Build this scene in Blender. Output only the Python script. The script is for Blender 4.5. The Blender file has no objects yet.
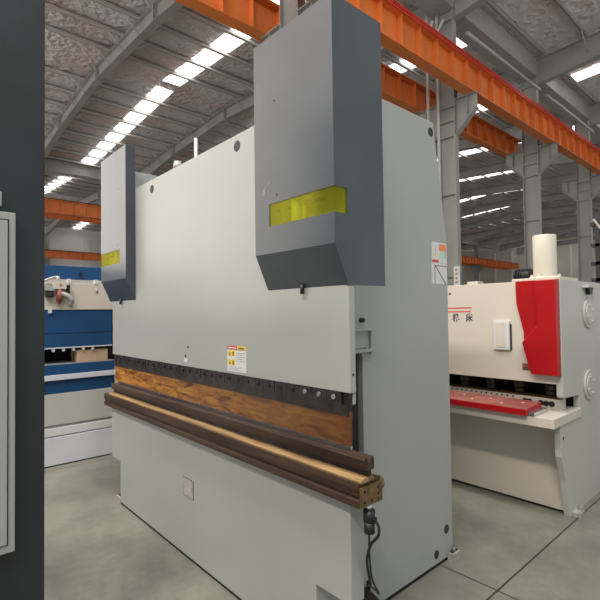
import bpy, bmesh, math, random
from mathutils import Vector, Matrix
random.seed(4)
sc = bpy.context.scene
COL = sc.collection

# ------------------------------------------------------------------ materials
def nt(name):
    m = bpy.data.materials.new(name); m.use_nodes = True
    n = m.node_tree.nodes; l = m.node_tree.links
    return m, n, l, n['Principled BSDF']

def paint(name, col, rough=.4, var=.06, bump=.0, bscale=300, metal=0., vscale=3., spec=.5, coords='Object', stretch=(1, 1, 1), col2=None, lo=.35, hi=.65, coat=0.):
    """painted or bare surface: colour varies a little by noise, with fine bump"""
    m, n, l, b = nt(name)
    tc = n.new('ShaderNodeTexCoord'); mp = n.new('ShaderNodeMapping'); mp.inputs['Scale'].default_value = stretch
    l.new(tc.outputs[coords], mp.inputs['Vector'])
    nz = n.new('ShaderNodeTexNoise'); nz.inputs['Scale'].default_value = vscale; nz.inputs['Detail'].default_value = 6
    l.new(mp.outputs['Vector'], nz.inputs['Vector'])
    r = n.new('ShaderNodeValToRGB'); r.color_ramp.elements[0].position = lo; r.color_ramp.elements[1].position = hi
    c2 = col2 or tuple(min(1, c * (1 + var)) for c in col); c1 = col if col2 else tuple(c * (1 - var) for c in col)
    r.color_ramp.elements[0].color = (*c1, 1); r.color_ramp.elements[1].color = (*c2, 1)
    l.new(nz.outputs['Fac'], r.inputs['Fac']); l.new(r.outputs['Color'], b.inputs['Base Color'])
    b.inputs['Roughness'].default_value = rough; b.inputs['Metallic'].default_value = metal
    b.inputs['Specular IOR Level'].default_value = spec
    b.inputs['Coat Weight'].default_value = coat; b.inputs['Coat Roughness'].default_value = .32
    if bump:
        n2 = n.new('ShaderNodeTexNoise'); n2.inputs['Scale'].default_value = bscale; n2.inputs['Detail'].default_value = 2
        l.new(mp.outputs['Vector'], n2.inputs['Vector'])
        bp = n.new('ShaderNodeBump'); bp.inputs['Strength'].default_value = bump; bp.inputs['Distance'].default_value = .01
        l.new(n2.outputs['Fac'], bp.inputs['Height']); l.new(bp.outputs['Normal'], b.inputs['Normal'])
    return m

def emit(name, col, s):
    m, n, l, b = nt(name)
    b.inputs['Base Color'].default_value = (.8, .8, .8, 1)
    b.inputs['Emission Color'].default_value = (*col, 1); b.inputs['Emission Strength'].default_value = s
    return m

M = {}
M['grey'] = paint('pale_grey_machine_paint', (.335, .350, .338), .33, .025, .06, 160, vscale=1.6)
M['slate'] = paint('slate_grey_paint', (.052, .062, .078), .30, .10, .10, 110, vscale=4, coat=.3)
M['char'] = paint('charcoal_paint', (.014, .018, .022), .5, .2, .05, 60, vscale=4)
M['door'] = paint('light_grey_cabinet_paint', (.33, .34, .33), .4, .03)
M['scuff'] = paint('rubbed_paint', (.17, .18, .19), .45, .2, vscale=30)
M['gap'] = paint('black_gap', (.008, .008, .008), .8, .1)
M['black'] = paint('black_rubber', (.012, .012, .013), .45, .2)
M['white'] = paint('warm_lit_white_paint', (.60, .545, .475), .38, .02, .04, 160, vscale=2)  # white shear paint with the warm light on its front tinted in
M['whitec'] = paint('cool_shaded_white_paint', (.47, .465, .44), .38, .02, .04, 160, vscale=2)  # same white paint, toned cooler and darker for the less lit side
M['cream'] = paint('cream_tank_paint', (.60, .56, .48), .4, .02)
M['red'] = paint('red_machine_paint', (.37, .006, .009), .32, .04)
M['dustred'] = paint('worn_dusty_red', (.22, .055, .04), .6, .3, .1, 40, vscale=9, col2=(.36, .13, .10))
M['orange'] = paint('orange_crane_paint', (.72, .20, .045), .42, .10, .04, 30, vscale=1.2)
M['redrail'] = paint('red_conductor_plastic', (.62, .05, .03), .4, .1)
M['steel'] = paint('grey_structural_paint', (.34, .33, .325), .5, .10, .03, 20, vscale=.8)
M['col'] = paint('grey_column_paint', (.31, .31, .29), .5, .08, .03, 20, vscale=.8)
M['purlin'] = paint('galvanised_purlin', (.56, .54, .52), .45, .08, vscale=.8)
M['gutter'] = paint('galvanised_gutter', (.42, .41, .40), .45, .08, metal=.2)
M['dark'] = paint('oiled_dark_steel', (.030, .022, .020), .45, .5, .15, 60, vscale=14, metal=.3)
M['diebrown'] = paint('rust_brown_oiled_steel', (.028, .014, .009), .55, .35, .15, 60, metal=.0, spec=.25, vscale=9, stretch=(.15, 3, 3), col2=(.075, .043, .03))
M['dietop'] = paint('greased_lit_die_surface', (.16, .085, .03), .45, .3, .15, 50, metal=.1, vscale=10, stretch=(.25, 3, 3), col2=(.36, .23, .10))  # greasy brown, lightened for the light on the sloping die base
M['brass'] = paint('rusty_end_plate', (.20, .12, .045), .5, .3, .2, 60, metal=.3, vscale=30, col2=(.10, .065, .03))
M['shiny'] = paint('bright_steel', (.6, .6, .6), .25, .1, metal=.9)
M['blue'] = paint('blue_machine_paint', (.008, .058, .165), .4, .08, vscale=2)
M['lav'] = paint('pale_plate', (.60, .60, .67), .4, .04)
M['card'] = paint('cardboard', (.52, .36, .24), .7, .08, vscale=8)
M['paper'] = paint('white_sticker', (.62, .62, .62), .5, .02)
M['sred'] = paint('sticker_red', (.60, .05, .06), .5, .05)
M['syel'] = paint('sticker_yellow', (.75, .50, .03), .5, .05)
M['sora'] = paint('sticker_orange', (.75, .22, .06), .5, .05)
M['sgrn'] = paint('sticker_green', (.42, .60, .50), .5, .05)
M['ink'] = paint('sticker_ink', (.10, .09, .09), .6, .05)
M['inkg'] = paint('sticker_small_print', (.42, .40, .42), .6, .05)
M['nplate'] = paint('dull_name_plate', (.36, .32, .31), .5, .15, vscale=40)
M['footp'] = paint('dirty_foot_paint', (.34, .33, .30), .6, .25, vscale=25)
M['hole'] = paint('bolt_recess', (.022, .025, .022), .6, .1)
M['wall'] = paint('beige_wall_panel', (.70, .67, .58), .6, .05, vscale=.3)
M['wallw'] = paint('white_wall_panel', (.85, .85, .85), .6, .03, vscale=.3)
M['pvc'] = paint('white_pipe', (.5, .48, .46), .4, .04)
M['tarp'] = paint('brown_tarpaulin', (.20, .15, .10), .8, .2, .3, 8)
M['bluegrey'] = paint('blue_grey_shutter', (.16, .21, .27), .5, .04)

def m_punch():
    m, n, l, b = nt('amber_greased_steel')
    tc = n.new('ShaderNodeTexCoord'); mp = n.new('ShaderNodeMapping'); mp.inputs['Scale'].default_value = (1.0, 1, 5)
    l.new(tc.outputs['Object'], mp.inputs['Vector'])
    a = n.new('ShaderNodeTexNoise'); a.inputs['Scale'].default_value = 6; a.inputs['Detail'].default_value = 10; a.inputs['Roughness'].default_value = .65; a.inputs['Distortion'].default_value = .8
    l.new(mp.outputs['Vector'], a.inputs['Vector'])
    r = n.new('ShaderNodeValToRGB'); e = r.color_ramp.elements
    e[0].position = .36; e[0].color = (.035, .012, .004, 1); e[1].position = .72; e[1].color = (.55, .33, .09, 1)
    x = e.new(.42); x.color = (.21, .068, .009, 1); x = e.new(.53); x.color = (.44, .17, .016, 1); x = e.new(.62); x.color = (.56, .27, .035, 1)
    l.new(a.outputs['Fac'], r.inputs['Fac'])
    # dried grease thins out towards the machine's right-hand end, leaving bare brown steel
    sx = n.new('ShaderNodeSeparateXYZ'); l.new(tc.outputs['Object'], sx.inputs[0])
    mr = n.new('ShaderNodeMapRange'); mr.inputs['From Min'].default_value = -1.2; mr.inputs['From Max'].default_value = 1.3
    mr.inputs['To Min'].default_value = 0; mr.inputs['To Max'].default_value = .85
    l.new(sx.outputs['X'], mr.inputs['Value'])
    mx = n.new('ShaderNodeMix'); mx.data_type = 'RGBA'; mx.inputs[7].default_value = (.085, .032, .011, 1)
    l.new(mr.outputs[0], mx.inputs[0]); l.new(r.outputs['Color'], mx.inputs[6]); l.new(mx.outputs[2], b.inputs['Base Color'])
    b.inputs['Roughness'].default_value = .38; b.inputs['Metallic'].default_value = .1
    bp = n.new('ShaderNodeBump'); bp.inputs['Strength'].default_value = .2; bp.inputs['Distance'].default_value = .004
    l.new(a.outputs['Fac'], bp.inputs['Height']); l.new(bp.outputs['Normal'], b.inputs['Normal'])
    return m
M['punch'] = m_punch()

def m_acrylic():
    m = bpy.data.materials.new('yellow_acrylic'); m.use_nodes = True
    n = m.node_tree.nodes; l = m.node_tree.links; n.clear()
    o = n.new('ShaderNodeOutputMaterial'); t = n.new('ShaderNodeBsdfTransparent'); t.inputs[0].default_value = (.85, .87, .34, 1)
    g = n.new('ShaderNodeBsdfGlossy'); g.inputs['Roughness'].default_value = .12; g.inputs[0].default_value = (.5, .45, .2, 1)
    d = n.new('ShaderNodeBsdfDiffuse'); d.inputs[0].default_value = (.52, .52, .07, 1)
    f = n.new('ShaderNodeFresnel'); f.inputs[0].default_value = 1.45
    m1 = n.new('ShaderNodeMixShader'); m1.inputs[0].default_value = .12
    l.new(t.outputs[0], m1.inputs[1]); l.new(d.outputs[0], m1.inputs[2])
    m2 = n.new('ShaderNodeMixShader'); fm = n.new('ShaderNodeMath'); fm.operation = 'MULTIPLY'; fm.inputs[1].default_value = .35; l.new(f.outputs[0], fm.inputs[0]); l.new(fm.outputs[0], m2.inputs[0]); l.new(m1.outputs[0], m2.inputs[1]); l.new(g.outputs[0], m2.inputs[2])
    l.new(m2.outputs[0], o.inputs[0]); return m
M['acrylic'] = m_acrylic()

def m_floor():
    m, n, l, b = nt('grey_green_concrete')
    tc = n.new('ShaderNodeTexCoord')
    a = n.new('ShaderNodeTexNoise'); a.inputs['Scale'].default_value = .9; a.inputs['Detail'].default_value = 8; a.inputs['Roughness'].default_value = .6
    c = n.new('ShaderNodeTexNoise'); c.inputs['Scale'].default_value = 14; c.inputs['Detail'].default_value = 8; c.inputs['Roughness'].default_value = .7
    for x in (a, c): l.new(tc.outputs['Object'], x.inputs['Vector'])
    r = n.new('ShaderNodeValToRGB'); e = r.color_ramp.elements
    e[0].position = .33; e[0].color = (.105, .102, .083, 1); e[1].position = .68; e[1].color = (.27, .265, .22, 1)
    l.new(a.outputs['Fac'], r.inputs['Fac'])
    r2 = n.new('ShaderNodeValToRGB'); e = r2.color_ramp.elements
    e[0].position = .3; e[0].color = (.72, .70, .68, 1); e[1].position = .6; e[1].color = (1, 1, 1, 1)
    l.new(c.outputs['Fac'], r2.inputs['Fac'])
    mx = n.new('ShaderNodeMix'); mx.data_type = 'RGBA'; mx.blend_type = 'MULTIPLY'; mx.inputs[0].default_value = .7
    l.new(r.outputs['Color'], mx.inputs[6]); l.new(r2.outputs['Color'], mx.inputs[7])
    # saw-cut joints on a 3.9 m grid
    s = n.new('ShaderNodeSeparateXYZ'); l.new(tc.outputs['Object'], s.inputs[0])
    outs = []
    for ax, off in (('X', 1.205), ('Y', -2.50)):
        ad = n.new('ShaderNodeMath'); ad.operation = 'ADD'; ad.inputs[1].default_value = off + 390
        l.new(s.outputs[ax], ad.inputs[0])
        pp = n.new('ShaderNodeMath'); pp.operation = 'PINGPONG'; pp.inputs[1].default_value = 1.95; l.new(ad.outputs[0], pp.inputs[0])
        lt = n.new('ShaderNodeMath'); lt.operation = 'LESS_THAN'; lt.inputs[1].default_value = .006; l.new(pp.outputs[0], lt.inputs[0]); outs.append(lt)
    mxm = n.new('ShaderNodeMath'); mxm.operation = 'MAXIMUM'; l.new(outs[0].outputs[0], mxm.inputs[0]); l.new(outs[1].outputs[0], mxm.inputs[1])
    mj = n.new('ShaderNodeMix'); mj.data_type = 'RGBA'; mj.inputs[7].default_value = (.045, .042, .038, 1)
    l.new(mxm.outputs[0], mj.inputs[0]); l.new(mx.outputs[2], mj.inputs[6]); l.new(mj.outputs[2], b.inputs['Base Color'])
    rr = n.new('ShaderNodeMapRange'); rr.inputs['To Min'].default_value = .38; rr.inputs['To Max'].default_value = .62
    l.new(c.outputs['Fac'], rr.inputs['Value']); l.new(rr.outputs[0], b.inputs['Roughness'])
    bp = n.new('ShaderNodeBump'); bp.inputs['Strength'].default_value = .12; bp.inputs['Distance'].default_value = .01
    l.new(c.outputs['Fac'], bp.inputs['Height']); l.new(bp.outputs['Normal'], b.inputs['Normal'])
    return m
M['floor'] = m_floor()

def m_foil():
    m, n, l, b = nt('quilted_foil_insulation')
    tc = n.new('ShaderNodeTexCoord')
    mp = n.new('ShaderNodeMapping'); mp.inputs['Rotation'].default_value = (0, 0, .78); l.new(tc.outputs['Object'], mp.inputs['Vector'])
    v = n.new('ShaderNodeTexVoronoi'); v.inputs['Scale'].default_value = 4; v.distance = 'CHEBYCHEV'; l.new(mp.outputs['Vector'], v.inputs['Vector'])
    a = n.new('ShaderNodeTexNoise'); a.inputs['Scale'].default_value = 1.6; a.inputs['Detail'].default_value = 6; l.new(tc.outputs['Object'], a.inputs['Vector'])
    sm = n.new('ShaderNodeMath'); sm.operation = 'ADD'; l.new(v.outputs['Distance'], sm.inputs[0]); l.new(a.outputs['Fac'], sm.inputs[1])
    bp = n.new('ShaderNodeBump'); bp.inputs['Strength'].default_value = .8; bp.inputs['Distance'].default_value = .15
    l.new(sm.outputs[0], bp.inputs['Height']); l.new(bp.outputs['Normal'], b.inputs['Normal'])
    t2 = n.new('ShaderNodeTexNoise'); t2.inputs['Scale'].default_value = .35; t2.inputs['Detail'].default_value = 3; l.new(tc.outputs['Object'], t2.inputs['Vector'])
    rc = n.new('ShaderNodeValToRGB'); e = rc.color_ramp.elements
    e[0].position = .38; e[0].color = (.80, .70, .68, 1); e[1].position = .55; e[1].color = (.88, .84, .85, 1)  # reddish tint painted in for the orange beams' reflection
    l.new(t2.outputs['Fac'], rc.inputs['Fac']); l.new(rc.outputs['Color'], b.inputs['Base Color']); b.inputs['Metallic'].default_value = .35; b.inputs['Roughness'].default_value = .42
    return m
M['foil'] = m_foil()
def m_sky():
    m, n, l, b = nt('translucent_skylight_sheet')
    tc = n.new('ShaderNodeTexCoord'); w = n.new('ShaderNodeTexWave'); w.bands_direction = 'Y'; w.inputs['Scale'].default_value = 1.6; w.inputs['Distortion'].default_value = .6
    l.new(tc.outputs['Object'], w.inputs['Vector'])
    mr = n.new('ShaderNodeMapRange'); mr.inputs['To Min'].default_value = 1.2; mr.inputs['To Max'].default_value = 4.2; l.new(w.outputs['Fac'], mr.inputs['Value'])
    b.inputs['Emission Color'].default_value = (1, 1, .98, 1); l.new(mr.outputs[0], b.inputs['Emission Strength']); return m
M['sky'] = m_sky()

# ------------------------------------------------------------------ mesh builder
class MB:
    """collects shapes (in world metres) that become ONE mesh; each shape may carry its own material"""
    def __init__(s): s.bm = bmesh.new(); s.mats = []
    def _m(s, mat):
        if mat not in s.mats: s.mats.append(mat)
        return s.mats.index(mat)
    def box(s, x0, x1, y0, y1, z0, z1, mat=None):
        x0, x1 = sorted((x0, x1)); y0, y1 = sorted((y0, y1)); z0, z1 = sorted((z0, z1))
        v = [s.bm.verts.new((x, y, z)) for x in (x0, x1) for y in (y0, y1) for z in (z0, z1)]
        for q in ((0, 1, 3, 2), (4, 6, 7, 5), (0, 4, 5, 1), (2, 3, 7, 6), (0, 2, 6, 4), (1, 5, 7, 3)):
            f = s.bm.faces.new([v[i] for i in q]); f.material_index = s._m(mat)
        return s
    def prism(s, pts, axis, a, b, mat=None):
        """extrude an outline along axis from a to b; outline coords are the two other axes in order"""
        def P(p, t):
            if axis == 'X': return (t, p[0], p[1])
            if axis == 'Y': return (p[0], t, p[1])
            return (p[0], p[1], t)
        A = [s.bm.verts.new(P(p, a)) for p in pts]; B = [s.bm.verts.new(P(p, b)) for p in pts]
        k = len(pts); fs = [s.bm.faces.new(A), s.bm.faces.new(B[::-1])]
        for i in range(k): fs.append(s.bm.faces.new((A[i], B[i], B[(i + 1) % k], A[(i + 1) % k])))
        for f in fs: f.material_index = s._m(mat)
        bmesh.ops.recalc_face_normals(s.bm, faces=fs)
        return s
    def cyl(s, p0, p1, r0, r1=None, seg=20, mat=None, smooth=True):
        r1 = r0 if r1 is None else r1
        p0, p1 = Vector(p0), Vector(p1); d = (p1 - p0).normalized()
        u = d.orthogonal().normalized(); w = d.cross(u)
        ring = lambda p, r: [s.bm.verts.new(p + (u * math.cos(2 * math.pi * i / seg) + w * math.sin(2 * math.pi * i / seg)) * r) for i in range(seg)]
        A, B = ring(p0, r0), ring(p1, r1); fs = [s.bm.faces.new(A[::-1]), s.bm.faces.new(B)]
        for i in range(seg):
            f = s.bm.faces.new((A[i], A[(i + 1) % seg], B[(i + 1) % seg], B[i])); f.smooth = smooth; fs.append(f)
        for f in fs: f.material_index = s._m(mat)
        return s
    def tube(s, pts, r, seg=8, mat=None, sub=6):
        """a smooth round cable or pipe through the points"""
        P = [Vector(p) for p in pts]; out = []
        if sub > 1 and len(P) > 2:
            Q = [P[0]] + P + [P[-1]]
            for i in range(1, len(Q) - 2):
                for k in range(sub):
                    t = k / sub; a, b, c, d = Q[i - 1:i + 3]
                    out.append(.5 * (2 * b + (c - a) * t + (2 * a - 5 * b + 4 * c - d) * t * t + (3 * b - a - 3 * c + d) * t ** 3))
            out.append(P[-1])
        else: out = P
        rings = []; u = None
        for i, p in enumerate(out):
            d = (out[min(i + 1, len(out) - 1)] - out[max(i - 1, 0)]).normalized()
            u = d.orthogonal().normalized() if u is None else (u - d * u.dot(d)).normalized()
            w = d.cross(u)
            rings.append([s.bm.verts.new(p + (u * math.cos(2 * math.pi * k / seg) + w * math.sin(2 * math.pi * k / seg)) * r) for k in range(seg)])
        mi = s._m(mat)
        for A, B in zip(rings, rings[1:]):
            for i in range(seg):
                f = s.bm.faces.new((A[i], A[(i + 1) % seg], B[(i + 1) % seg], B[i])); f.smooth = True; f.material_index = mi
        s.bm.faces.new(rings[0][::-1]).material_index = mi; s.bm.faces.new(rings[-1]).material_index = mi
        return s
    def dome(s, c, r, squash=1., mat=None, seg=16):
        mi = s._m(mat)
        g = bmesh.ops.create_uvsphere(s.bm, u_segments=seg, v_segments=10, radius=r, matrix=Matrix.Translation(c) @ Matrix.Diagonal((1, 1, squash, 1)))
        for v in g['verts']:
            for f in v.link_faces: f.smooth = True; f.material_index = mi
        return s

ORIG = {}
def obj(name, mb, mat, parent=None, bevel=0, origin=None):
    bm = mb.bm
    if parent is not None: o0 = ORIG[parent.name]
    elif origin is not None: o0 = Vector(origin)
    else:
        xs = [v.co.x for v in bm.verts]; ys = [v.co.y for v in bm.verts]; zs = [v.co.z for v in bm.verts]
        o0 = Vector(((min(xs) + max(xs)) / 2, (min(ys) + max(ys)) / 2, min(zs)))
    for v in bm.verts: v.co -= o0
    me = bpy.data.meshes.new(name); bm.to_mesh(me); bm.free()
    for k in (mb.mats or [None]): me.materials.append(M[k] if k else M[mat])
    o = bpy.data.objects.new(name, me); COL.objects.link(o)
    if parent is not None: o.parent = parent
    else: o.location = o0
    ORIG[o.name] = o0
    if bevel:
        b = o.modifiers.new('edge', 'BEVEL'); b.width = bevel; b.segments = 2; b.limit_method = 'ANGLE'; b.angle_limit = math.radians(40)
    return o
def tag(o, label=None, cat=None, group=None, kind=None):
    for k, v in (('label', label), ('category', cat), ('group', group), ('kind', kind)):
        if v: o[k] = v
    return o
def thing(name, loc, label, cat, group=None):
    o = bpy.data.objects.new(name, None); COL.objects.link(o); o.location = loc; o.empty_display_size = .2
    ORIG[o.name] = Vector(loc); tag(o, label, cat, group); return o
def dup(o, delta):
    """copy a thing with its parts and sub-parts"""
    c = o.copy(); COL.objects.link(c); c.location = o.location + Vector(delta)
    ORIG[c.name] = ORIG[o.name] + Vector(delta)
    for ch in list(o.children):
        k = ch.copy(); COL.objects.link(k); k.parent = c
        for g in ch.children:
            h = g.copy(); COL.objects.link(h); h.parent = k
    return c
def struct(name, mb, mat, **kw):
    o = obj(name, mb, mat, **kw); o['kind'] = 'structure'; return o
def lettering(text, size, place, mb, mat, bold=.0, depth=.002):
    """letters as solid shapes: place maps (x, y, depth) of the text plane to world metres"""
    cu = bpy.data.curves.new('lettering', 'FONT'); cu.body = text; cu.size = size; cu.offset = bold
    to = bpy.data.objects.new('lettering', cu); COL.objects.link(to)
    dg = bpy.context.evaluated_depsgraph_get(); dg.update()
    me = bpy.data.meshes.new_from_object(to.evaluated_get(dg))
    mi = mb._m(mat); n0 = [mb.bm.verts.new(place(v.co.x, v.co.y, depth)) for v in me.vertices]
    for p in me.polygons:
        try: mb.bm.faces.new([n0[i] for i in p.vertices]).material_index = mi
        except ValueError: pass
    bpy.data.objects.remove(to); bpy.data.curves.remove(cu); bpy.data.meshes.remove(me)

# ------------------------------------------------------------------ hall
CY = [6.70 + 6.55 * k for k in range(12)]          # frame lines, 6.55 m apart
LX = [-7.70, -33.60, -59.50]                       # the three column lines
ROOF_EAVE, SLOPE, HALF = 11.75, .055, 12.95
def roof_z(x):                                     # top of the rafters
    d = min(abs(x - c) for c in (18.2, *LX)); return ROOF_EAVE + SLOPE * d

struct('floor', MB().box(-62, 12, -7, 81, -.2, 0), 'floor', origin=(0, 0, 0))
# roof: one folded sheet lined with foil, a slope per half span
mb = MB()
xs = [5.25, -7.5, None, -7.9, -20.65, -33.4, None, -33.8, -46.55, -60.0]
run = []
for x in xs + [None]:
    if x is None:
        if len(run) > 1:
            top = [(p, roof_z(p) + .27) for p in run]; low = [(p, roof_z(p) + .21) for p in reversed(run)]
            mb.prism(top + low, 'Y', 3.2 if run[0] < 0 else 5.5, 78.9)
        run = []
    else: run.append(x)
struct('ceiling', mb, 'foil', origin=(0, 0, 0))

wb = MB().box(-60, -4, 79, 79.3, 0, 12.8)
struct('wall_back', wb, 'wall')
w = MB()
for x in range(-58, -4, 3): w.box(x - .12, x + .12, 78.7, 78.98, 0, 11.4)
struct('trim_1', w, 'wallw')
struct('wall_left', MB().box(-60.4, -60.1, 4, 78, 0, 12.1), 'wallw')
w = MB()
for y in range(6, 72, 4): w.box(-60.08, -59.8, y - .25, y + .25, 0, 11)
struct('trim_2', w, 'wallw')
for i, x in enumerate((-26.9, -22.6)):
    o = struct('window_%d' % (i + 1), MB().box(x, x + 2.8, 78.85, 78.99, .8, 5.6), 'bluegrey')

# columns -----------------------------------------------------------
def column_parts(root, x, y, brackets=True, half=.315, side=.11):
    b = MB()
    for s in (-1, 1): b.box(x + s * (half - .03), x + s * half, y - side, y + side, 0, 11.08)
    b.box(x - half + .03, x + half - .03, y - .012, y + .012, 0, 11.08)
    for z in (2.6, 5.2): b.box(x - half + .03, x + half - .03, y - side, y + side, z - .015, z + .015)
    for z in (7.05, 7.55, 8.0, 9.2, 10.8): b.box(x - half + .03, x + half - .03, y - side, y + side, z - .03, z + .03)
    obj('shaft', b, 'col', root)
    b = MB().box(x - half - .1, x + half + .1, y - side - .1, y + side + .1, 0, .03)
    obj('base_plate', b, 'col', root)
    if brackets:
        for s in (-1, 1):
            b = MB(); e = x + s * half
            b.prism([(e, 8.15), (e + s * .70, 8.15), (e + s * .70, 7.72), (e, 7.05)], 'Y', y - .012, y + .012)
            b.box(e, e + s * .72, y - side, y + side, 8.15, 8.175)
            L = math.hypot(.70, .67)
            b.prism([(e + s * .70, 7.72), (e + s * .70, 7.70), (e, 7.03), (e, 7.05)], 'Y', y - side, y + side)
            b.box(e + s * .40, e + s * .42, y - side, y + side, 7.6, 8.15)
            obj('bracket', b, 'col', root)
clab = ['grey steel column rising behind the slate cover on the press brake',
        'grey steel column just right of the press brake\'s back edge',
        'grey steel column behind the cream tank on the white shear',
        'grey steel column beside the black rack, farthest right of the columns']
for k in range(4):
    t = thing('steel_column', (LX[0] + .04, CY[k], 0), clab[k], 'column')
    column_parts(t, LX[0] + .04, CY[k])
for lx, ks in ((LX[1], (1, 7, 8, 9)), (LX[2], (1, 2, 3))):
    for k in ks:
        t = thing('steel_column', (lx, CY[k], 0), 'far grey steel column carrying the orange crane beam of the next bay', 'column', 'distant columns')
        column_parts(t, lx, CY[k])

# crane runway beams: bottom 8.0 m, top 9.15 m ------------------------
def crane_beam(x, y0, y1, label, rails, face):
    t = thing('crane_beam', (x, (y0 + y1) / 2, 8.18), label, 'crane beam')
    b = MB(); b.box(x - .17, x + .17, y0, y1, 8.18, 8.21); b.box(x - .20, x + .20, y0, y1, 9.01, 9.04); b.box(x - .01, x + .01, y0, y1, 8.21, 9.01)
    y = y0 + .4
    while y < y1:
        for s in (-1, 1): b.box(x + s * .01, x + s * .17, y - .008, y + .008, 8.21, 9.01)
        y += .82
    obj('girder', b, 'orange', t)
    obj('rail', MB().box(x - .035, x + .035, y0, y1, 9.04, 9.14), 'diebrown', t)
    if rails:
        for i in range(3):
            zz = 9.0 + .06 * i
            obj('conductor_bar', MB().box(x + .203, x + .235, y0, y1, zz, zz + .034), 'redrail', t)
crane_beam(-6.85, -4, 40, 'orange crane beam with red conductor bars running in front of the grey columns', True, 1)
crane_beam(-8.67, -4, 21, 'orange crane beam behind the grey columns, seen above the press brake', False, 1)
crane_beam(-33.6 + .88, 2, 78, 'orange crane beam at the left, upper of two between the dark housing and the press brake', False, 1)
crane_beam(-33.6 - .88, 2, 78, 'orange crane beam close behind the upper left orange beam', False, 1)
crane_beam(-59.5 + .88, 2, 60, 'far orange crane beam at the left, low above the blue machine', False, 1)

# rafters --------------------------------------------------------------
def rafter(x_eave, x_ridge, y, braces):
    """tapered I-section: deep at the eave, shallow at the ridge"""
    s = 1 if x_ridge > x_eave else -1
    t = thing('roof_rafter', (x_eave, y, 10.8), 'tapered grey steel rafter spanning under the corrugated roof', 'rafter', 'roof rafters')
    e = x_eave + s * .39; kn = x_eave + s * 7.0
    zt = lambda x: roof_z(x) - .0
    low = [(e, roof_z(e) - 1.02), (kn, roof_z(kn) - .62), (x_ridge, roof_z(x_ridge) - .60)]
    up = [(x_ridge, zt(x_ridge)), (e, zt(e))]
    b = MB(); b.prism(low + up, 'Y', y - .008, y + .008)
    def strip(p, q, w): b.prism([p, q, (q[0], q[1] + .025), (p[0], p[1] + .025)], 'Y', y - w, y + w)
    strip(low[0], low[1], .15); strip(low[1], low[2], .15); strip((e, zt(e) - .025), (x_ridge, zt(x_ridge) - .025), .15)
    b.box(kn - .02, kn + .02, y - .15, y + .15, low[1][1], zt(kn)); b.box(x_ridge - s * .04, x_ridge, y - .15, y + .15, low[2][1] - .08, zt(x_ridge))
    obj('web', b, 'steel', t)
    if braces:
        for k in range(1, 8, 1):
            x = x_eave + s * (.7 + 1.52 * k)
            for sy in (-1, 1):
                o = MB().cyl((x, y + sy * .03, roof_z(x) - .55), (x, y + sy * .75, roof_z(x) + .06), .022, seg=6)
                obj('fly_brace', o, 'pvc', t)
    return t
for k, y in enumerate(CY):
    rafter(LX[0], LX[0] - HALF, y, k < 3); rafter(LX[1], LX[1] + HALF, y, k < 2)
    if k < 8: rafter(LX[1], LX[1] - HALF, y, False); rafter(LX[2], LX[2] + HALF, y, False)
    if 1 <= k < 6: rafter(LX[0], LX[0] + HALF, y, k < 4)

# purlins --------------------------------------------------------------
def purlin(x, y0, y1):
    z = roof_z(x); b = MB()
    b.box(x - .012, x + .012, y0, y1, z, z + .2); b.box(x - .012, x + .12, y0, y1, z, z + .02); b.box(x - .075, x + .012, y0, y1, z + .18, z + .2)
    tag(obj('roof_purlin', b, 'purlin'), 'thin grey purlin running under the foil lined roof sheets', 'purlin', 'roof purlins')
for c, s, y0 in ((LX[0], -1, 3.2), (LX[1], 1, 3.2), (LX[1], -1, 3.2), (LX[2], 1, 3.2), (LX[0], 1, 10)):
    for k in range(8):
        purlin(c + s * (.7 + 1.52 * k + (.02 if k == 0 else 0)), y0, 72 if s < 0 or c != LX[0] else 60)

# skylight strips, one per bay and roof slope ------------------------------
def skylight(x0, x1, y, w=.44):
    b = MB(); n = 2
    p = [(x0, roof_z(x0) + .20), (x1, roof_z(x1) + .20)]
    b.prism([p[0], p[1], (p[1][0], p[1][1] - .006), (p[0][0], p[0][1] - .006)], 'Y', y - w, y + w)
    tag(obj('skylight_strip', b, 'sky'), 'bright translucent skylight strip set in the roof between two rafters', 'skylight', 'roof skylights')
for k in range(11):
    y = CY[k] + 3.275
    skylight(-8.4, -20.3, y); skylight(-21, -32.9, y); 
    if k < 8: skylight(-34.3, -46.2, y); skylight(-46.9, -59, y)
    if 2 <= k < 6: skylight(-7.0, 5, y)

# valley gutters over the column lines -------------------------------------
for lx, lab, y1 in ((LX[0], 'grey valley gutter between the two roofs, above the near columns', 60), (LX[1], 'far grey valley gutter above the distant columns', 72)):
    b = MB(); b.box(lx - .38, lx + .38, 2, y1, 11.10, 11.13); b.box(lx - .38, lx - .35, 2, y1, 11.13, 11.90); b.box(lx + .35, lx + .38, 2, y1, 11.13, 11.90)
    tag(obj('valley_gutter', b, 'gutter'), lab, 'gutter')

# pipes --------------------------------------------------------------------
for dx, dy, lab in ((-.36, -.46, 'white downpipe on the column beside the press brake, nearer of the two'), (-.10, -.28, 'white downpipe on the column beside the press brake, farther of the two')):
    x = LX[0] + dx; y = CY[1] + dy
    b = MB().tube([(x, y, 0), (x, y, 10.2), (x + .02, y, 10.4), (x + .24, y, 10.75)], .045, 10)
    tag(obj('downpipe', b, 'pvc'), lab, 'pipe')
b = MB().tube([(-7.1, 13.6, 10.35), (-7.1, 19.4, 10.35)], .06, 10, sub=1).tube([(-7.1, 20.1, 10.35), (-7.1, 26.1, 10.35)], .06, 10, sub=1)
tag(obj('service_pipe', b, 'gutter'), 'grey service pipe fixed high along the columns under the gutter', 'pipe')
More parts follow.
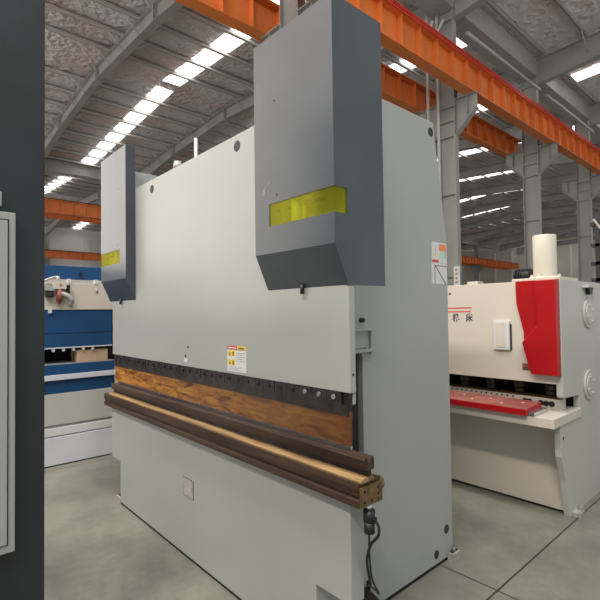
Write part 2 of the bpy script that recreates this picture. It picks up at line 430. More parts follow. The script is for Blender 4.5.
# red and white sign on the near column
t = thing('column_sign', (-7.12, 13.05, 2.5), 'narrow white sign with red marks on the column above the shear', 'sign')
obj('board', MB().box(-7.42, -7.22, 13.02, 13.05, 2.24, 2.90), 'paper', t)
b = MB()
for z in (2.79, 2.66, 2.53, 2.41): b.box(-7.37, -7.27, 13.012, 13.02, z - .008, z + .008); b.box(-7.335, -7.315, 13.012, 13.02, z - .045, z + .03); b.box(-7.365, -7.35, 13.012, 13.02, z - .04, z)
obj('red_marks', b, 'sred', t)

# ------------------------------------------------------------------ the press brake
pb = thing('press_brake', (-2.64, 1.44, 0), 'large pale grey press brake with slate covers and brown bending tools, in the middle', 'press brake')
# side frames
def arc(cx, cz, r, a0, a1, n=6): return [(cx + r * math.cos(math.radians(a0 + (a1 - a0) * i / n)), cz + r * math.sin(math.radians(a0 + (a1 - a0) * i / n))) for i in range(n + 1)]
prof = [(1.49, .02), (2.645, .02), (2.65, 1.99), (2.52, 2.722), (1.47, 2.722), (1.47, 1.355)] + arc(1.765, 1.31, .045, 90, 0) + arc(1.765, .83, .045, 0, -90) + [(1.49, .785)]
for x0, x1 in ((-1.594, -1.554), (-3.72, -3.68)):
    f = obj('side_frame', MB().prism(prof, 'X', x0, x1), 'grey', pb, .004)
    if x0 > -2: fr = f
for y, z, r in ((2.488, 2.655, .028), (2.573, .193, .027), (2.456, .079, .025)):
    obj('lifting_hole', MB().cyl((-1.556, y, z), (-1.5525, y, z), r, seg=20), 'hole', fr)
# back structure between the frames
b = MB(); b.box(-3.68, -1.594, 1.52, 2.5, 2.22, 2.45); b.box(-3.68, -1.594, 1.9, 1.95, .1, .7); b.box(-3.68, -1.594, 2.35, 2.40, 1.2, 2.4)
obj('cross_member', b, 'grey', pb)
# bed with cut-outs at the lower corners
bed = obj('bed', MB().prism([(-3.81, .02), (-1.494, .02), (-1.494, .348), (-1.284, .348), (-1.284, .772), (-4.0, .772), (-4.0, .348), (-3.81, .348)], 'Y', 1.402, 1.482), 'grey', pb, .003)
b = MB(); b.box(-2.722, -2.59, 1.3995, 1.4025, .392, .508, 'ink'); b.box(-2.718, -2.594, 1.3985, 1.3995, .396, .504, 'nplate')
for i in range(5): b.box(-2.705 + .01 * (i % 2), -2.62, 1.398, 1.3986, .412 + .018 * i, .418 + .018 * i, 'inkg')
obj('name_plate', b, 'paper', bed)
obj('base_gap_shade', MB().box(-3.80, -1.50, 1.41, 1.47, 0, .021).box(-1.592, -1.558, 1.50, 2.63, 0, .021).box(-3.718, -3.682, 1.50, 2.63, 0, .021), 'gap', pb)  # black strips stand in for the shade under bed and frames
# ram
b = MB(); b.prism([(-4.02, 1.209), (-1.286, 1.209), (-1.286, 1.655), (-1.296, 1.655), (-1.296, 2.535), (-4.02, 2.535)], 'Y', 1.417, 1.455)
ram = obj('ram', b, 'grey', pb, .003)
obj('rear_strip', MB().box(-4.02, -1.29, 1.440, 1.455, 1.160, 1.209), 'grey', ram)
for x, z in ((-2.097, 2.471), (-3.208, 2.466)): obj('lifting_hole', MB().cyl((x, 1.4185, z), (x, 1.4155, z), .030, seg=20), 'hole', ram)
for x, z, r in ((-2.675, 1.335, .008), (-2.71, 1.275, .009)): obj('bolt_hole', MB().cyl((x, 1.4185, z), (x, 1.415, z), r, seg=12), 'hole', ram)
obj('patch_mark', MB().box(-2.73, -2.685, 1.4160, 1.4175, 1.236, 1.258), 'lav', ram)
b = MB().cyl((-1.2875, 1.437, 1.285), (-1.2845, 1.437, 1.285), .006, seg=12)
obj('side_bolt', b, 'hole', ram)
# warning labels on the ram
b = MB(); X0, X1, Z0, Z1 = -2.213, -2.030, 1.224, 1.366; y0 = 1.4158
b.box(X0, X1, y0, 1.4172, Z0, Z1 - .02, 'paper')
b.box(X0, X0 + .098, y0, 1.4172, Z1 - .022, Z1, 'sred'); b.box(X0 + .098, X1, y0, 1.4172, Z1 - .022, Z1, 'syel')
for z in (1.308, 1.258): 
    b.box(X0 + .008, X0 + .078, y0 - .0006, y0, z, z + .033, 'syel')
    b.prism([(X0 + .018, z + .005), (X0 + .036, z + .005), (X0 + .027, z + .027)], 'Y', y0 - .001, y0 - .0006, 'ink')
    b.box(X0 + .052, X0 + .066, y0 - .001, y0 - .0006, z + .004, z + .026, 'ink')
for i in range(5): b.box(X0 + .092, X1 - .012 - .02 * (i % 2), y0 - .0006, y0, 1.326 - .011 * i, 1.331 - .011 * i, 'inkg')
for i in range(4): b.box(X0 + .012, X1 - .03 - .02 * (i % 3), y0 - .0006, y0, 1.249 - .006 * i, 1.2515 - .006 * i, 'inkg')
b.box(X0 + .012, X0 + .086, y0 - .0006, y0, Z1 - .015, Z1 - .008, 'paper'); b.box(X0 + .11, X1 - .02, y0 - .0006, y0, Z1 - .015, Z1 - .008, 'ink')
tag(obj('warning_label', b, 'paper', ram), 'white warning label with red and yellow headings')
# punch clamps: a row of short dark blocks with one screw each
n = 29; x0, x1 = -3.985, -1.337; w = (x1 - x0) / n
for i in range(n):
    b = MB(); a = x0 + i * w; dz = random.uniform(-.003, .003)
    b.box(a + .0015, a + w - .0015, 1.418 + random.uniform(0, .002), 1.45, 1.152 + dz, 1.2085)
    b.cyl((a + w * .5, 1.420, 1.184), (a + w * .5, 1.4125, 1.184), .011, seg=12, mat='scuff' if i > 25 else 'gap')
    o = obj('punch_clamp', b, 'dark', pb)
    o.data.materials[0] = M['dark']
obj('holder_lip', MB().box(-3.985, -1.30, 1.4205, 1.432, 1.112, 1.156), 'dark', pb)
obj('end_block', MB().box(-1.334, -1.296, 1.426, 1.4395, 1.150, 1.2085), 'dark', pb)
obj('inner_panel', MB().box(-3.68, -1.594, 1.86, 1.88, .05, 1.6), 'grey', pb)
obj('tool_holder', MB().box(-3.99, -1.30, 1.432, 1.446, 1.09, 1.16), 'dark', pb)
b = MB(); b.prism([(1.4235, .988), (1.4235, 1.13), (1.437, 1.13), (1.437, .988)], 'X', -3.975, -1.296)
pn = obj('punch', b, 'punch', pb)
obj('punch_tip', MB().prism([(1.4235, .988), (1.437, .988), (1.434, .962), (1.4275, .962)], 'X', -3.975, -1.296), 'shiny', pb)
# die rail, V die and end plate
b = MB(); b.prism([(1.365, .776), (1.50, .776), (1.50, .872), (1.365, .872), (1.365, .822), (1.375, .818), (1.375, .810), (1.365, .806)], 'X', -4.085, -1.204)
obj('die_rail', b, 'diebrown', pb, .002)
obj('die_base', MB().prism([(1.374, .872), (1.374, .880), (1.398, .893), (1.440, .893), (1.452, .880), (1.452, .872)], 'X', -4.0, -1.197), 'dietop', pb, .001)
obj('die_neck', MB().box(-3.98, -1.193, 1.410, 1.430, .893, .920), 'dark', pb)
obj('v_die', MB().prism([(1.405, .918), (1.390, .922), (1.386, .962), (1.391, .970), (1.402, .970), (1.4165, .945), (1.431, .970), (1.442, .970), (1.446, .962), (1.446, .922), (1.436, .918)], 'X', -3.975, -1.190), 'diebrown', pb, .001)
b = MB(); b.box(-1.204, -1.196, 1.370, 1.502, .778, .856, 'brass')
for y, z in ((1.392, .838), (1.392, .796), (1.435, .794), (1.476, .838), (1.476, .812), (1.476, .792)): b.cyl((-1.197, y, z), (-1.1950, y, z), .006, seg=10, mat='gap')
tag(obj('end_plate', b, 'brass', pb), 'rusty brass coloured end plate with bolt holes')
obj('clamp_knob', MB().cyl((-1.23, 1.502, .835), (-1.23, 1.530, .835), .028, seg=8, smooth=False), 'brass', pb, .002)
# slate covers over the cylinders: folded sheet with a yellow window round the outer corner
def cover(xo, xi):
    s = 1 if xo > xi else -1; t = .006
    ZB, ZC, ZT, YF, YR, YB = 1.66, 1.829, 2.868, 1.340, 1.4165, 1.662
    wz0, wz1, wx = 1.957, 2.064, xo - s * .43
    b = MB()
    xa, xb = xi, xo
    b.box(xa, xb, YF, YF + t, ZC, wz0); b.box(xa, xb, YF, YF + t, wz1, ZT); b.box(xa, wx, YF, YF + t, wz0, wz1)
    b.prism([(YF, ZC), (YR, ZB), (YR, ZB + .012), (YF + t, ZC)], 'X', xa, xb)
    b.prism([(YF + t, ZC), (YR, ZB + .012), (YR, ZT), (YF + t, ZT)], 'X', xi, xi + s * t)
    b.prism([(YF + t, ZC), (YR, ZB + .012), (YR, ZB), (YB, ZB), (YB, wz0), (YF + t, wz0)], 'X', xo - s * t, xo)
    b.box(xo - s * t, xo, YR, YB, wz0, wz1); b.box(xo - s * t, xo, YF + t, YB, wz1, ZT)
    c = obj('cylinder_cover', b, 'slate', pb)
    b = MB(); b.box(wx, xo - s * .0015, YF + .0015, YF + .004, wz0, wz1); b.box(xo - s * .004, xo - s * .0015, YF + .004, YR, wz0, wz1)
    tag(obj('sight_window', b, 'acrylic', c), 'yellow see-through window')
    b = MB(); xm = (xo + xi) / 2
    b.box(xi + s * .02, xo - s * .012, 1.408, 1.414, 1.85, 2.2, 'paper'); b.cyl((xm, 1.379, 1.86), (xm, 1.379, 2.06), .028, seg=18, mat='paper'); b.cyl((xm - .09 * s, 1.380, 1.86), (xm - .09 * s, 1.380, 2.5), .018, seg=14, mat='pvc')  # pale back sheet added to brighten the view through the window
    b.cyl((xm + .05 * s, 1.378, 1.86), (xm + .05 * s, 1.378, 2.04), .012, seg=12, mat='pvc'); b.box(xm - .12, xm + .12, 1.36, 1.41, 2.045, 2.10, 'gutter')
    b.cyl((xm - .15 * s, 1.39, 2.04), (xm + .16 * s, 1.39, 2.04), .008, seg=10, mat='gap')
    obj('piston_rod', b, 'shiny', c)
    obj('drain_stub', MB().cyl((xm, 1.402, 1.675), (xm, 1.402, 1.632), .010, seg=12), 'black', c)
    for x, z in ((xi + s * .17, 2.10), (xi + s * .16, 2.55)):
        obj('cover_screw', MB().cyl((x, YF - .0015, z), (x, YF + .001, z), .005, seg=10), 'hole', c)
    # scuffs where the paint is rubbed through
    b = MB(); b.prism([(xi + s * .055, 2.12), (xi + s * .075, 2.148), (xi + s * .13, 2.178), (xi + s * .133, 2.174), (xi + s * .09, 2.142), (xi + s * .078, 2.112)], 'Y', YF - .0006, YF)
    if xo > -2: tag(obj('paint_scuff', b, 'scuff', c), 'pale rubbed paint mark')
    return c
cover(-1.286, -1.830); cover(-4.072, -3.517)
# guide bracket and knob on the right frame
b = MB(); b.box(-1.556, -1.522, 1.47, 1.872, 1.448, 1.462); b.box(-1.556, -1.522, 1.47, 1.872, 1.338, 1.356); b.box(-1.556, -1.548, 1.47, 1.865, 1.356, 1.448); b.box(-1.556, -1.532, 1.855, 1.872, 1.325, 1.448)
b.cyl((-1.538, 1.82, 1.356), (-1.538, 1.82, 1.364), .010, seg=8)
obj('guide_bracket', b, 'grey', pb, .002)
obj('knob', MB().cyl((-1.556, 1.80, 1.503), (-1.53, 1.80, 1.503), .014, .010, seg=14), 'black', pb)
# sticker at the back edge of the right frame
b = MB(); x = -1.5536; e = .0006
b.box(x, x + e, 2.472, 2.642, 1.845, 1.972, 'paper'); b.box(x, x + e, 2.466, 2.642, 1.712, 1.843, 'paper')
b.box(x + e, x + 2 * e, 2.555, 2.635, 1.922, 1.962, 'sora'); b.box(x + e, x + 2 * e, 2.56, 2.58, 1.872, 1.92, 'sgrn'); b.box(x + e, x + 2 * e, 2.59, 2.61, 1.872, 1.92, 'sgrn'); b.box(x + e, x + 2 * e, 2.617, 2.632, 1.872, 1.92, 'inkg')
b.box(x + e, x + 2 * e, 2.476, 2.545, 1.846, 1.862, 'sred'); b.box(x + e, x + 2 * e, 2.50, 2.52, 1.888, 1.902, 'syel'); b.box(x + e, x + 2 * e, 2.512, 2.518, 1.905, 1.95, 'inkg')
b.box(x + e, x + 2 * e, 2.50, 2.505, 1.715, 1.825, 'ink'); b.box(x + e, x + 2 * e, 2.50, 2.64, 1.823, 1.828, 'ink')
b.prism([(2.505, 1.823), (2.515, 1.823), (2.632, 1.714), (2.620, 1.714)], 'X', x + e, x + 2 * e, 'ink'); b.box(x + e, x + 2 * e, 2.475, 2.492, 1.75, 1.775, 'sgrn')
tag(obj('safety_sticker', b, 'paper', fr), 'white sticker sheet with orange block and black lines')
# levelling feet
def foot(x0, x1, y0, y1, h, mat='footp'):
    b = MB(); b.box(x0, x1, y0, y1, 0, h, mat); b.box(x0 + .01, x1 - .01, y0 + .012, y1 - .012, h, h + .008, 'dark')
    b.cyl(((x0 + x1) / 2, (y0 + y1) / 2, h), ((x0 + x1) / 2, (y0 + y1) / 2, h + .03), .012, seg=6, mat='shiny', smooth=False)
    obj('levelling_foot', b, mat, pb, .002)
foot(-1.553, -1.512, 2.575, 2.66, .050); foot(-3.90, -3.812, 1.40, 1.48, .05); foot(-3.79, -3.721, 2.55, 2.65, .066)
b = MB(); b.prism([(1.765, 0), (1.88, 0), (1.88, .06), (1.785, .165), (1.765, .165)], 'X', -1.553, -1.512); b.cyl((-1.532, 1.80, .14), (-1.532, 1.80, .19), .010, seg=8)
tag(obj('floor_bracket', b, 'dark', pb, .002), 'dark steel bracket bolted down beside the frame')
# limit switch under the die rail with its two cables
sw = MB(); sw.cyl((-1.212, 1.435, .778), (-1.212, 1.435, .752), .014, seg=12, mat='shiny'); sw.cyl((-1.212, 1.435, .752), (-1.212, 1.435, .708), .024, seg=16, mat='black'); sw.cyl((-1.212, 1.435, .706), (-1.212, 1.435, .662), .022, seg=16, mat='black')
sw.box(-1.205, -1.185, 1.43, 1.452, .705, .725, 'black')
sw = obj('limit_switch', sw, 'black', pb)
b = MB(); b.tube([(-1.195, 1.442, .715), (-1.178, 1.45, .695), (-1.180, 1.452, .655), (-1.225, 1.458, .60), (-1.255, 1.468, .52), (-1.30, 1.54, .38), (-1.44, 1.70, .25), (-1.530, 1.80, .17)], .006, 8)
b.tube([(-1.212, 1.435, .665), (-1.218, 1.44, .58), (-1.232, 1.47, .46), (-1.255, 1.54, .36), (-1.40, 1.69, .25), (-1.530, 1.80, .17)], .0042, 8)
obj('cable', b, 'black', sw)
# oil filler and pipe on top, behind the ram
b = MB(); b.cyl((-3.605, 2.0, 2.44), (-3.605, 2.0, 3.10), .016, seg=12)
tag(obj('breather_pipe', b, 'pvc', pb), 'thin white upright pipe')
b = MB(); b.cyl((-3.95, 2.0, 2.44), (-3.95, 2.0, 2.90), .02, seg=12); b.cyl((-3.95, 2.0, 2.90), (-3.95, 2.0, 2.98), .05, .035, seg=14); b.box(-3.97, -3.65, 1.95, 2.05, 2.41, 2.45)
obj('filler_cap', b, 'gutter', pb)

# ------------------------------------------------------------------ the white shear
sh = thing('guillotine_shear', (-2.52, 4.4, 0), 'white plate shear with a red corner cover and red tool bar, at the right', 'shear')
sp = [(3.765, 0), (3.70, .28), (3.62, .47), (3.61, .70), (4.03, .70), (4.03, .862), (3.99, .872), (3.70, .884), (3.685, .90), (3.685, 1.765), (5.3, 1.765), (5.3, 0)]
SX = -1.245
for x0, x1 in ((SX - .045, SX), (-3.85, -3.805)):
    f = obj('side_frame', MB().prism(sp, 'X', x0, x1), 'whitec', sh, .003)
    if x0 > -2: sf = f
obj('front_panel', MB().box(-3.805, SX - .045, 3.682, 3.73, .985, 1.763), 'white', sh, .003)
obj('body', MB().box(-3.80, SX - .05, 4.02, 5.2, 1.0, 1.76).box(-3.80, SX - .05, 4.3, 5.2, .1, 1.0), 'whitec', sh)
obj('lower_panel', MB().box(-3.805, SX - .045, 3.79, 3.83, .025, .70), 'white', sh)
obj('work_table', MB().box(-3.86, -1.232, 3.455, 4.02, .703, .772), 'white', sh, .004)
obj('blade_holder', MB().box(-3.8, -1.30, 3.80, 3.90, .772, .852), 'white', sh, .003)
obj('lower_blade', MB().box(-3.8, -1.30, 3.83, 3.92, .852, .866), 'brass', sh)
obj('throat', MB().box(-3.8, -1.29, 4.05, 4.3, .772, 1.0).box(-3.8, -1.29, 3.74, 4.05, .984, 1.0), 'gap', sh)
for i in range(9):
    x = -1.37 - .235 * i
    b = MB(); b.cyl((x, 3.80, .985), (x, 3.80, .925), .042, seg=16, mat='black'); b.cyl((x, 3.80, .925), (x, 3.80, .885), .032, seg=16, mat='dark')
    obj('hold_down', b, 'dark', sh)
for x in (-1.365, -1.405, -1.445, -1.53, -1.565): 
    obj('socket_screw', MB().cyl((x, 3.802, .814), (x, 3.790, .814), .021, seg=14), 'black', sh)
for i in range(14): obj('small_screw', MB().cyl((-1.66 - .045 * i, 3.802, .838), (-1.66 - .045 * i, 3.795, .838), .007, seg=8), 'dark', sh)
# red bar lying on the table
b = MB(); b.prism([(3.42, .776), (3.42, .820), (3.70, .836), (3.70, .776)], 'X', -2.7, -1.405, 'red'); b.prism([(3.425, .820), (3.425, .8225), (3.70, .8385), (3.70, .836)], 'X', -2.7, -1.407, 'dustred')
rb = obj('guard_plate', b, 'red', None, .003)
tag(rb, 'flat red steel bar with bolt heads lying on the white shear table', 'guard bar')
b = MB()
for i, x in enumerate((-1.50, -1.62, -1.75, -1.86, -1.98, -2.1)):
    y = 3.50 if i % 2 else 3.60
    obj('bolt_head', MB().cyl((x, y, .822), (x, y, .834 if y < 3.55 else .838), .010, seg=10), 'card', rb)
obj('support_tray', MB().box(-1.403, -1.36, 3.45, 3.70, .776, .800), 'shiny', rb)
# red corner cover: a base sheet and a raised angular front
yf = 3.682
RX = lambda x: x
b = MB(); b.prism([(-1.560, 1.765), (-1.290, 1.768), (-1.252, 1.768), (-1.252, 1.048), (-1.452, 1.050), (-1.506, 1.300), (-1.506, 1.37), (-1.556, 1.592)], 'Y', yf - .02, yf)
cv = obj('corner_cover', b, 'red', sh)
b = MB()
outl = [(-1.414, 1.768), (-1.252, 1.768), (-1.252, 1.048), (-1.452, 1.050), (-1.518, 1.292), (-1.404, 1.432)]
inn = [(-1.404, 1.762), (-1.258, 1.762), (-1.258, 1.054), (-1.446, 1.056), (-1.506, 1.288), (-1.392, 1.418)]
A = [b.bm.verts.new((p[0], yf - .02, p[1])) for p in outl]; B = [b.bm.verts.new((p[0], yf - .055, p[1])) for p in inn]
for i in range(6): b.bm.faces.new((A[i], A[(i + 1) % 6], B[(i + 1) % 6], B[i]))
b.bm.faces.new(B); b.bm.faces.new(A[::-1]); bmesh.ops.recalc_face_normals(b.bm, faces=b.bm.faces)
obj('raised_panel', b, 'red', cv, .002)
obj('cover_screw', MB().cyl((-1.475, yf - .022, 1.47), (-1.475, yf - .019, 1.47), .006, seg=10), 'hole', cv)
# stripes, lettering and small plates on the front
obj('red_stripe', MB().box(-2.6, -1.94, yf - .001, yf, 1.559, 1.569), 'sred', sh); obj('red_stripe', MB().box(-2.6, -1.945, yf - .001, yf, 1.527, 1.537), 'sred', sh)
b = MB()
for ch, x in (('\u673a', -2.118), ('\u5e8a', -1.995)):
    lettering(ch, .072, lambda u, v, d, x=x: (x + u * .86, yf - d * .5, 1.455 + v), b, 'ink', .0035)
tag(obj('machine_lettering', b, 'ink', sh), 'two black characters under the red stripes')
cp = obj('cover_plate', MB().box(-1.745, -1.617, yf - .022, yf, 1.224, 1.455), 'paper', sh, .003)
obj('inner_plate', MB().box(-1.725, -1.650, yf - .025, yf - .022, 1.245, 1.437), 'white', cp)
obj('cover_shadow_gap', MB().box(-1.614, -1.606, yf - .012, yf, 1.224, 1.43), 'hole', cp)
b = MB(); b.box(-1.53, -1.45, yf - .003, yf, 1.075, 1.098, 'brass'); b.box(-1.53, -1.45, yf - .003, yf, 1.098, 1.125, 'dustred')
obj('label_strip', b, 'brass', sh)
obj('screw_hole', MB().cyl((-2.14, yf - .002, 1.69), (-2.14, yf, 1.69), .010, seg=10), 'hole', sh)
# round covers and lug on the right side
for y, z in ((4.28, 1.505), (4.25, .925)):
    b = MB(); b.cyl((SX, y, z), (SX + .016, y, z), .125, .120, seg=32); b.cyl((SX + .016, y, z), (SX + .024, y, z), .095, .09, seg=28)
    for k in range(4):
        a = .4 + k * 1.57; b.cyl((SX + .016, y + .07 * math.cos(a), z + .07 * math.sin(a)), (SX + .032, y + .07 * math.cos(a), z + .07 * math.sin(a)), .010, seg=8)
    obj('round_cover', b, 'whitec', sf)
b = MB(); b.box(SX, SX + .05, 4.16, 4.40, 1.715, 1.735, 'whitec'); b.prism([(4.24, 1.715), (4.34, 1.715), (4.31, 1.66), (4.26, 1.66)], 'X', SX, SX + .03, 'black')
obj('side_lug', b, 'whitec', sf)
obj('side_bolt', MB().cyl((SX - .001, 3.665, .60), (SX + .002, 3.665, .60), .012, seg=10), 'hole', sf)
# tank, motor and fittings on top
obj('top_plate', MB().box(-1.60, -1.25, 3.69, 4.1, 1.765, 1.787), 'cream', sh, .003)
b = MB().cyl((-1.425, 3.90, 1.787), (-1.425, 3.90, 2.135), .086, seg=36)
tank = obj('oil_tank', b, 'cream', sh, .006)
b = MB(); b.cyl((-1.425, 3.90, 1.787), (-1.425, 3.90, 1.803), .115, seg=36)
for k in range(8):
    a = k * .785; b.cyl((-1.425 + .102 * math.cos(a), 3.90 + .102 * math.sin(a), 1.803), (-1.425 + .102 * math.cos(a), 3.90 + .102 * math.sin(a), 1.82), .012, seg=6, smooth=False)
obj('tank_flange', b, 'cream', tank)
b = MB(); b.cyl((-1.72, 4.05, 1.83), (-1.56, 4.05, 1.83), .055, seg=18); b.cyl((-1.56, 4.05, 1.83), (-1.52, 4.05, 1.83), .045, seg=18); b.box(-1.70, -1.58, 3.99, 4.11, 1.762, 1.785); b.box(-1.55, -1.50, 4.0, 4.1, 1.80, 1.885)
for i in range(6): b.cyl((-1.71 + .022 * i, 4.05, 1.83), (-1.702 + .022 * i, 4.05, 1.83), .062, seg=18)
obj('pump_motor', b, 'black', sh)
obj('lid_box', MB().box(-2.03, -1.93, 3.78, 3.88, 1.763, 1.793), 'cream', sh, .003)
b = MB(); b.box(-1.27, -1.19, 3.80, 3.89, 0, .03, 'footp'); b.cyl((-1.215, 3.85, .03), (-1.215, 3.85, .075), .014, seg=6, mat='shiny', smooth=False); b.prism([(3.80, .03), (3.90, .03), (3.90, .06)], 'X', -1.244, -1.20, 'footp')
obj('levelling_foot', b, 'whitec', sh)

# ------------------------------------------------------------------ dark housing at the left edge
hs = thing('machine_housing', (-2.1, -.1, 0), 'tall charcoal machine housing with a light grey cabinet, at the left edge', 'machine')
obj('body', MB().box(-2.4, -1.70, -.9, .378, 0, 2.9), 'char', hs, .003)
cab = obj('electrical_cabinet', MB().box(-1.702, -1.662, -.75, .288, .823, 1.873), 'door', hs, .003)
dr = obj('door', MB().box(-1.664, -1.655, -.70, .266, .852, 1.846), 'door', cab, .002)
b = MB(); b.box(-1.6635, -1.6605, .266, .2695, .848, 1.85); b.box(-1.6635, -1.6605, -.70, .2695, 1.846, 1.850); b.box(-1.6635, -1.6605, -.70, .2695, .848, .852)
obj('door_seal', b, 'gap', cab)
obj('cable_box', MB().box(-1.702, -1.66, .1, .250, 1.89, 1.935), 'door', hs, .002)

# ------------------------------------------------------------------ blue machine
bl = thing('blue_press', (-5.6, 1.0, 0), 'blue and white bending machine standing behind the dark housing', 'bending machine')
Y0, Y1 = -1.1, 1.86
FX = -5.22
obj('base_plate', MB().box(-5.9, FX, Y0, Y1 - .0, 0.012, .292), 'lav', bl, .003)
obj('base_foot', MB().box(-5.85, FX - .03, Y0 + .1, Y1 - .02, 0, .012), 'gap', bl)
obj('ledge', MB().prism([(FX - .005, .305), (FX - .005, .325), (FX - .06, .395), (-5.9, .395), (-5.9, .305)][::-1], 'Y', Y0, Y1) if False else MB().box(-5.9, FX - .01, Y0, Y1, .306, .385), 'paper', bl, .003)
obj('shadow_gap', MB().box(-5.9, FX - .03, Y0, Y1, .290, .308).box(-5.9, FX - .035, Y0, Y1, .385, .415), 'inkg', bl)
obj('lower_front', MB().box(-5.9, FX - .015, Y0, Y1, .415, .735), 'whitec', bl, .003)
obj('table', MB().box(-5.9, FX - .03, Y0, Y1, .735, .88).box(-5.9, FX - .005, Y0, Y1, .93, 1.036), 'blue', bl, .003)
obj('front_rail', MB().box(-5.9, FX + .01, Y0, Y1 + .03, .878, .932), 'lav', bl, .003)
obj('table_edge', MB().box(-5.9, FX - .02, Y0, Y1, 1.036, 1.043), 'gutter', bl)
obj('throat', MB().box(-5.95, -5.62, Y0, Y1, 1.043, 1.22), 'gap', bl)
obj('ram', MB().box(-5.7, FX + .0, Y0, Y1 - .03, 1.36, 1.606).box(-5.7, FX + .0, Y0, Y1 - .03, 1.215, 1.352).box(-5.7, FX - .01, Y0, Y1 - .03, 1.35, 1.362), 'blue', bl, .003)
obj('ram_edge', MB().box(-5.5, FX + .005, Y0, Y1 - .03, 1.203, 1.215), 'lav', bl)
for i in range(8):
    y = 1.63 - .097 * i
    obj('tool_clip', MB().box(FX - .03, FX + .0, y - .011, y + .011, 1.172, 1.203).box(FX - .03, FX - .01, y - .018, y + .018, 1.19, 1.203), 'paper', bl)
obj('frame', MB().box(-6.2, -5.45, Y1 - .03, Y1 + .08, 0, 1.9), 'gap', bl)
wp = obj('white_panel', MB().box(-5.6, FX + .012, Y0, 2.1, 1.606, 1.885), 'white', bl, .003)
for y in (1.05, 1.39, 1.66): obj('panel_clip', MB().box(FX - .03, FX + .018, y - .015, y + .015, 1.88, 1.93), 'paper', wp)
obj('panel_catch', MB().box(FX - .0, FX + .03, 1.19, 1.22, 1.57, 1.612), 'paper', wp)
obj('hinge', MB().cyl((FX + .013, 1.665, 1.79), (FX + .013, 1.665, 1.83), .012, seg=8), 'gutter', wp)
obj('top_beam', MB().box(-6.0, -5.42, Y0, 2.1, 1.935, 2.085), 'blue', bl, .003)
obj('grey_strip', MB().box(-5.8, -5.38, Y0, 2.1, 1.885, 1.935), 'gutter', bl)
obj('beam_handle', MB().box(-5.425, -5.40, 1.55, 1.57, 1.97, 2.02), 'black', bl)
# air service unit
fr_ = MB(); ax = FX + .05
fr_.box(ax - .03, ax + .03, 1.225, 1.345, 1.82, 1.90, 'cream'); fr_.box(ax + .03, ax + .034, 1.28, 1.30, 1.85, 1.87, 'sred')
fr_.cyl((ax, 1.285, 1.82), (ax, 1.285, 1.69), .028, seg=16, mat='dustred'); fr_.cyl((ax, 1.285, 1.69), (ax, 1.285, 1.66), .012, seg=10, mat='dustred')
fr_.box(ax - .03, ax + .03, 1.16, 1.225, 1.73, 1.80, 'black'); fr_.cyl((ax + .03, 1.19, 1.765), (ax + .035, 1.19, 1.765), .022, seg=14, mat='hole')
fr_.box(ax - .02, ax + .02, 1.12, 1.24, 1.80, 1.86, 'gutter'); fr_.cyl((ax, 1.27, 1.90), (ax, 1.27, 1.95), .02, seg=10, mat='pvc'); fr_.tube([(ax, 1.15, 1.90), (ax, 1.21, 1.93), (ax, 1.27, 1.945)], .012, 8, 'gutter')
fr_.tube([(ax, 1.30, 1.78), (ax + .02, 1.36, 1.75), (ax + .02, 1.40, 1.70), (ax - .03, 1.39, 1.66)], .024, 10, 'gutter'); fr_.box(ax - .02, ax + .02, 1.35, 1.38, 1.77, 1.86, 'dark')
obj('air_regulator', fr_, 'cream', bl)
# cardboard box on the blue table
t = thing('cardboard_box', (-5.36, 1.64, 1.043), 'brown cardboard box resting on the blue machine\'s table', 'box')
obj('carton', MB().box(-5.47, -5.245, 1.475, 1.795, 1.0435, 1.172), 'card', t, .003)
obj('tape', MB().box(-5.38, -5.335, 1.4735, 1.7965, 1.0445, 1.1735), 'dietop', t)

# ------------------------------------------------------------------ things behind the shear
t = thing('steel_rack', (-2.0, 8.4, 0), 'black steel rack behind the shear at the right edge', 'rack')
for x in (-2.16, -1.2):
    for y in (8.0, 8.8): obj('post', MB().box(x - .03, x + .03, y - .03, y + .03, 0, 3.0), 'black', t)
for z in (.5, 1.95, 2.2, 2.48, 2.80): obj('shelf', MB().box(-2.25, -1.17, 7.97, 8.83, z, z + .05), 'black', t)
b = MB(); b.cyl((-2.2, 7.98, 2.9), (-1.6, 7.98, 1.9), .02, seg=8); obj('brace', b, 'gutter', t)
b = MB().box(-15.6, -14.4, 25, 26.6, 0, 2.6).dome((-15.0, 25.8, 2.6), .78, .8)
tag(obj('covered_machine', b, 'tarp'), 'brown tarpaulin covered machine far behind the shear', 'machine')
tag(obj('far_crate', MB().box(-17.6, -16.2, 26, 27.5, 0, 2.9).box(-17.7, -16.1, 25.9, 27.6, 2.9, 3.0), 'wallw'), 'pale far machine cabinet standing left of the tarpaulin', 'machine')

# ------------------------------------------------------------------ light
wd = bpy.data.worlds.new('World'); sc.world = wd; wd.use_nodes = True
n = wd.node_tree.nodes; l = wd.node_tree.links
bg = n['Background']
tc = n.new('ShaderNodeTexCoord'); dt = n.new('ShaderNodeVectorMath'); dt.operation = 'DOT_PRODUCT'
dt.inputs[1].default_value = Vector((-.90, -.42, .12)).normalized(); l.new(tc.outputs['Generated'], dt.inputs[0])
rp = n.new('ShaderNodeValToRGB'); e = rp.color_ramp.elements      # bright patch added for the sheen on the left cover and ram
e[0].position = .45; e[0].color = (.46, .50, .49, 1); e[1].position = .95; e[1].color = (2.3, 2.15, 1.95, 1)
l.new(dt.outputs['Value'], rp.inputs['Fac']); l.new(rp.outputs['Color'], bg.inputs['Color']); 
sx = n.new('ShaderNodeSeparateXYZ'); l.new(tc.outputs['Generated'], sx.inputs[0])    # below the horizon: glow added to lift the roof's underside
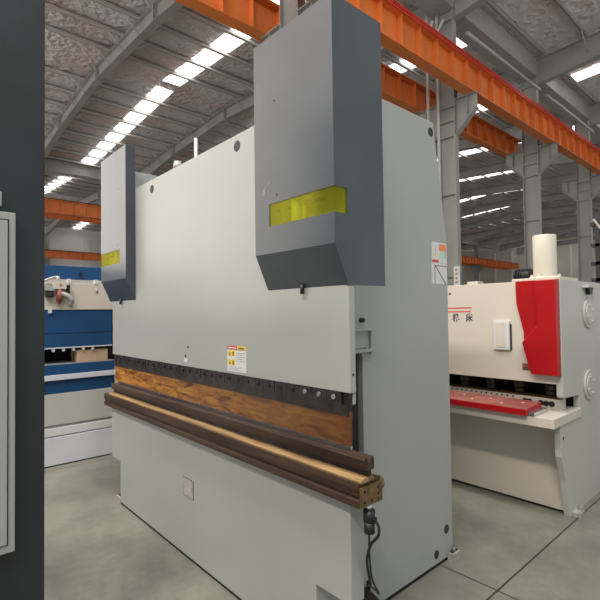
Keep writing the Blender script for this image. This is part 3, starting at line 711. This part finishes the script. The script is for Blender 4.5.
lt = n.new('ShaderNodeMath'); lt.operation = 'LESS_THAN'; lt.inputs[1].default_value = 0; l.new(sx.outputs['Z'], lt.inputs[0])
mw_ = n.new('ShaderNodeMix'); mw_.data_type = 'RGBA'; mw_.inputs[7].default_value = (1.3, 1.25, 1.2, 1)
l.new(lt.outputs[0], mw_.inputs[0]); l.new(rp.outputs['Color'], mw_.inputs[6]); l.new(mw_.outputs[2], bg.inputs['Color']); bg.inputs['Strength'].default_value = 1.0
def area(name, loc, size, energy, col, rot=(0, 0, 0)):
    d = bpy.data.lights.new(name, 'AREA'); d.shape = 'RECTANGLE'; d.size, d.size_y = size; d.energy = energy; d.color = col
    o = bpy.data.objects.new(name, d); COL.objects.link(o); o.location = loc; o.rotation_euler = rot; return o
for y, e, c in ((-6.3, 2500, (1, .925, .82)), (-.3, 1000, (1, .97, .93))):  # unseen lights added overhead, placed to suit the shear's shadow
    area('added_overhead_light', (-.5, y, 11.6), (14, 1.0), e, c)

# ------------------------------------------------------------------ camera
f, yaw, pit, rol = 457.8, .7276, .02584, -.01356
F = Vector((-math.cos(yaw) * math.cos(pit), math.sin(yaw) * math.cos(pit), math.sin(pit)))
R = Vector((math.sin(yaw), math.cos(yaw), 0)); U = R.cross(F)
R2 = R * math.cos(rol) + U * math.sin(rol); U2 = -R * math.sin(rol) + U * math.cos(rol)
cd = bpy.data.cameras.new('camera'); cam = bpy.data.objects.new('camera', cd); COL.objects.link(cam)
cd.sensor_width = 36; cd.lens = f / 600 * 36; cd.clip_end = 300; cd.clip_start = .02
mw = Matrix.Identity(4)
for i in range(3): mw[i][0] = R2[i]; mw[i][1] = U2[i]; mw[i][2] = -F[i]
mw.translation = (0, 0, 1.55); cam.matrix_world = mw
sc.camera = cam
vs = sc.view_settings
vs.view_transform = 'Standard'; vs.look = 'None'; vs.exposure = 0.07; vs.gamma = 1; vs.use_curve_mapping = False
sc.cycles.use_denoising = True; sc.cycles.max_bounces = 8; sc.cycles.diffuse_bounces = 4; sc.cycles.transparent_max_bounces = 12
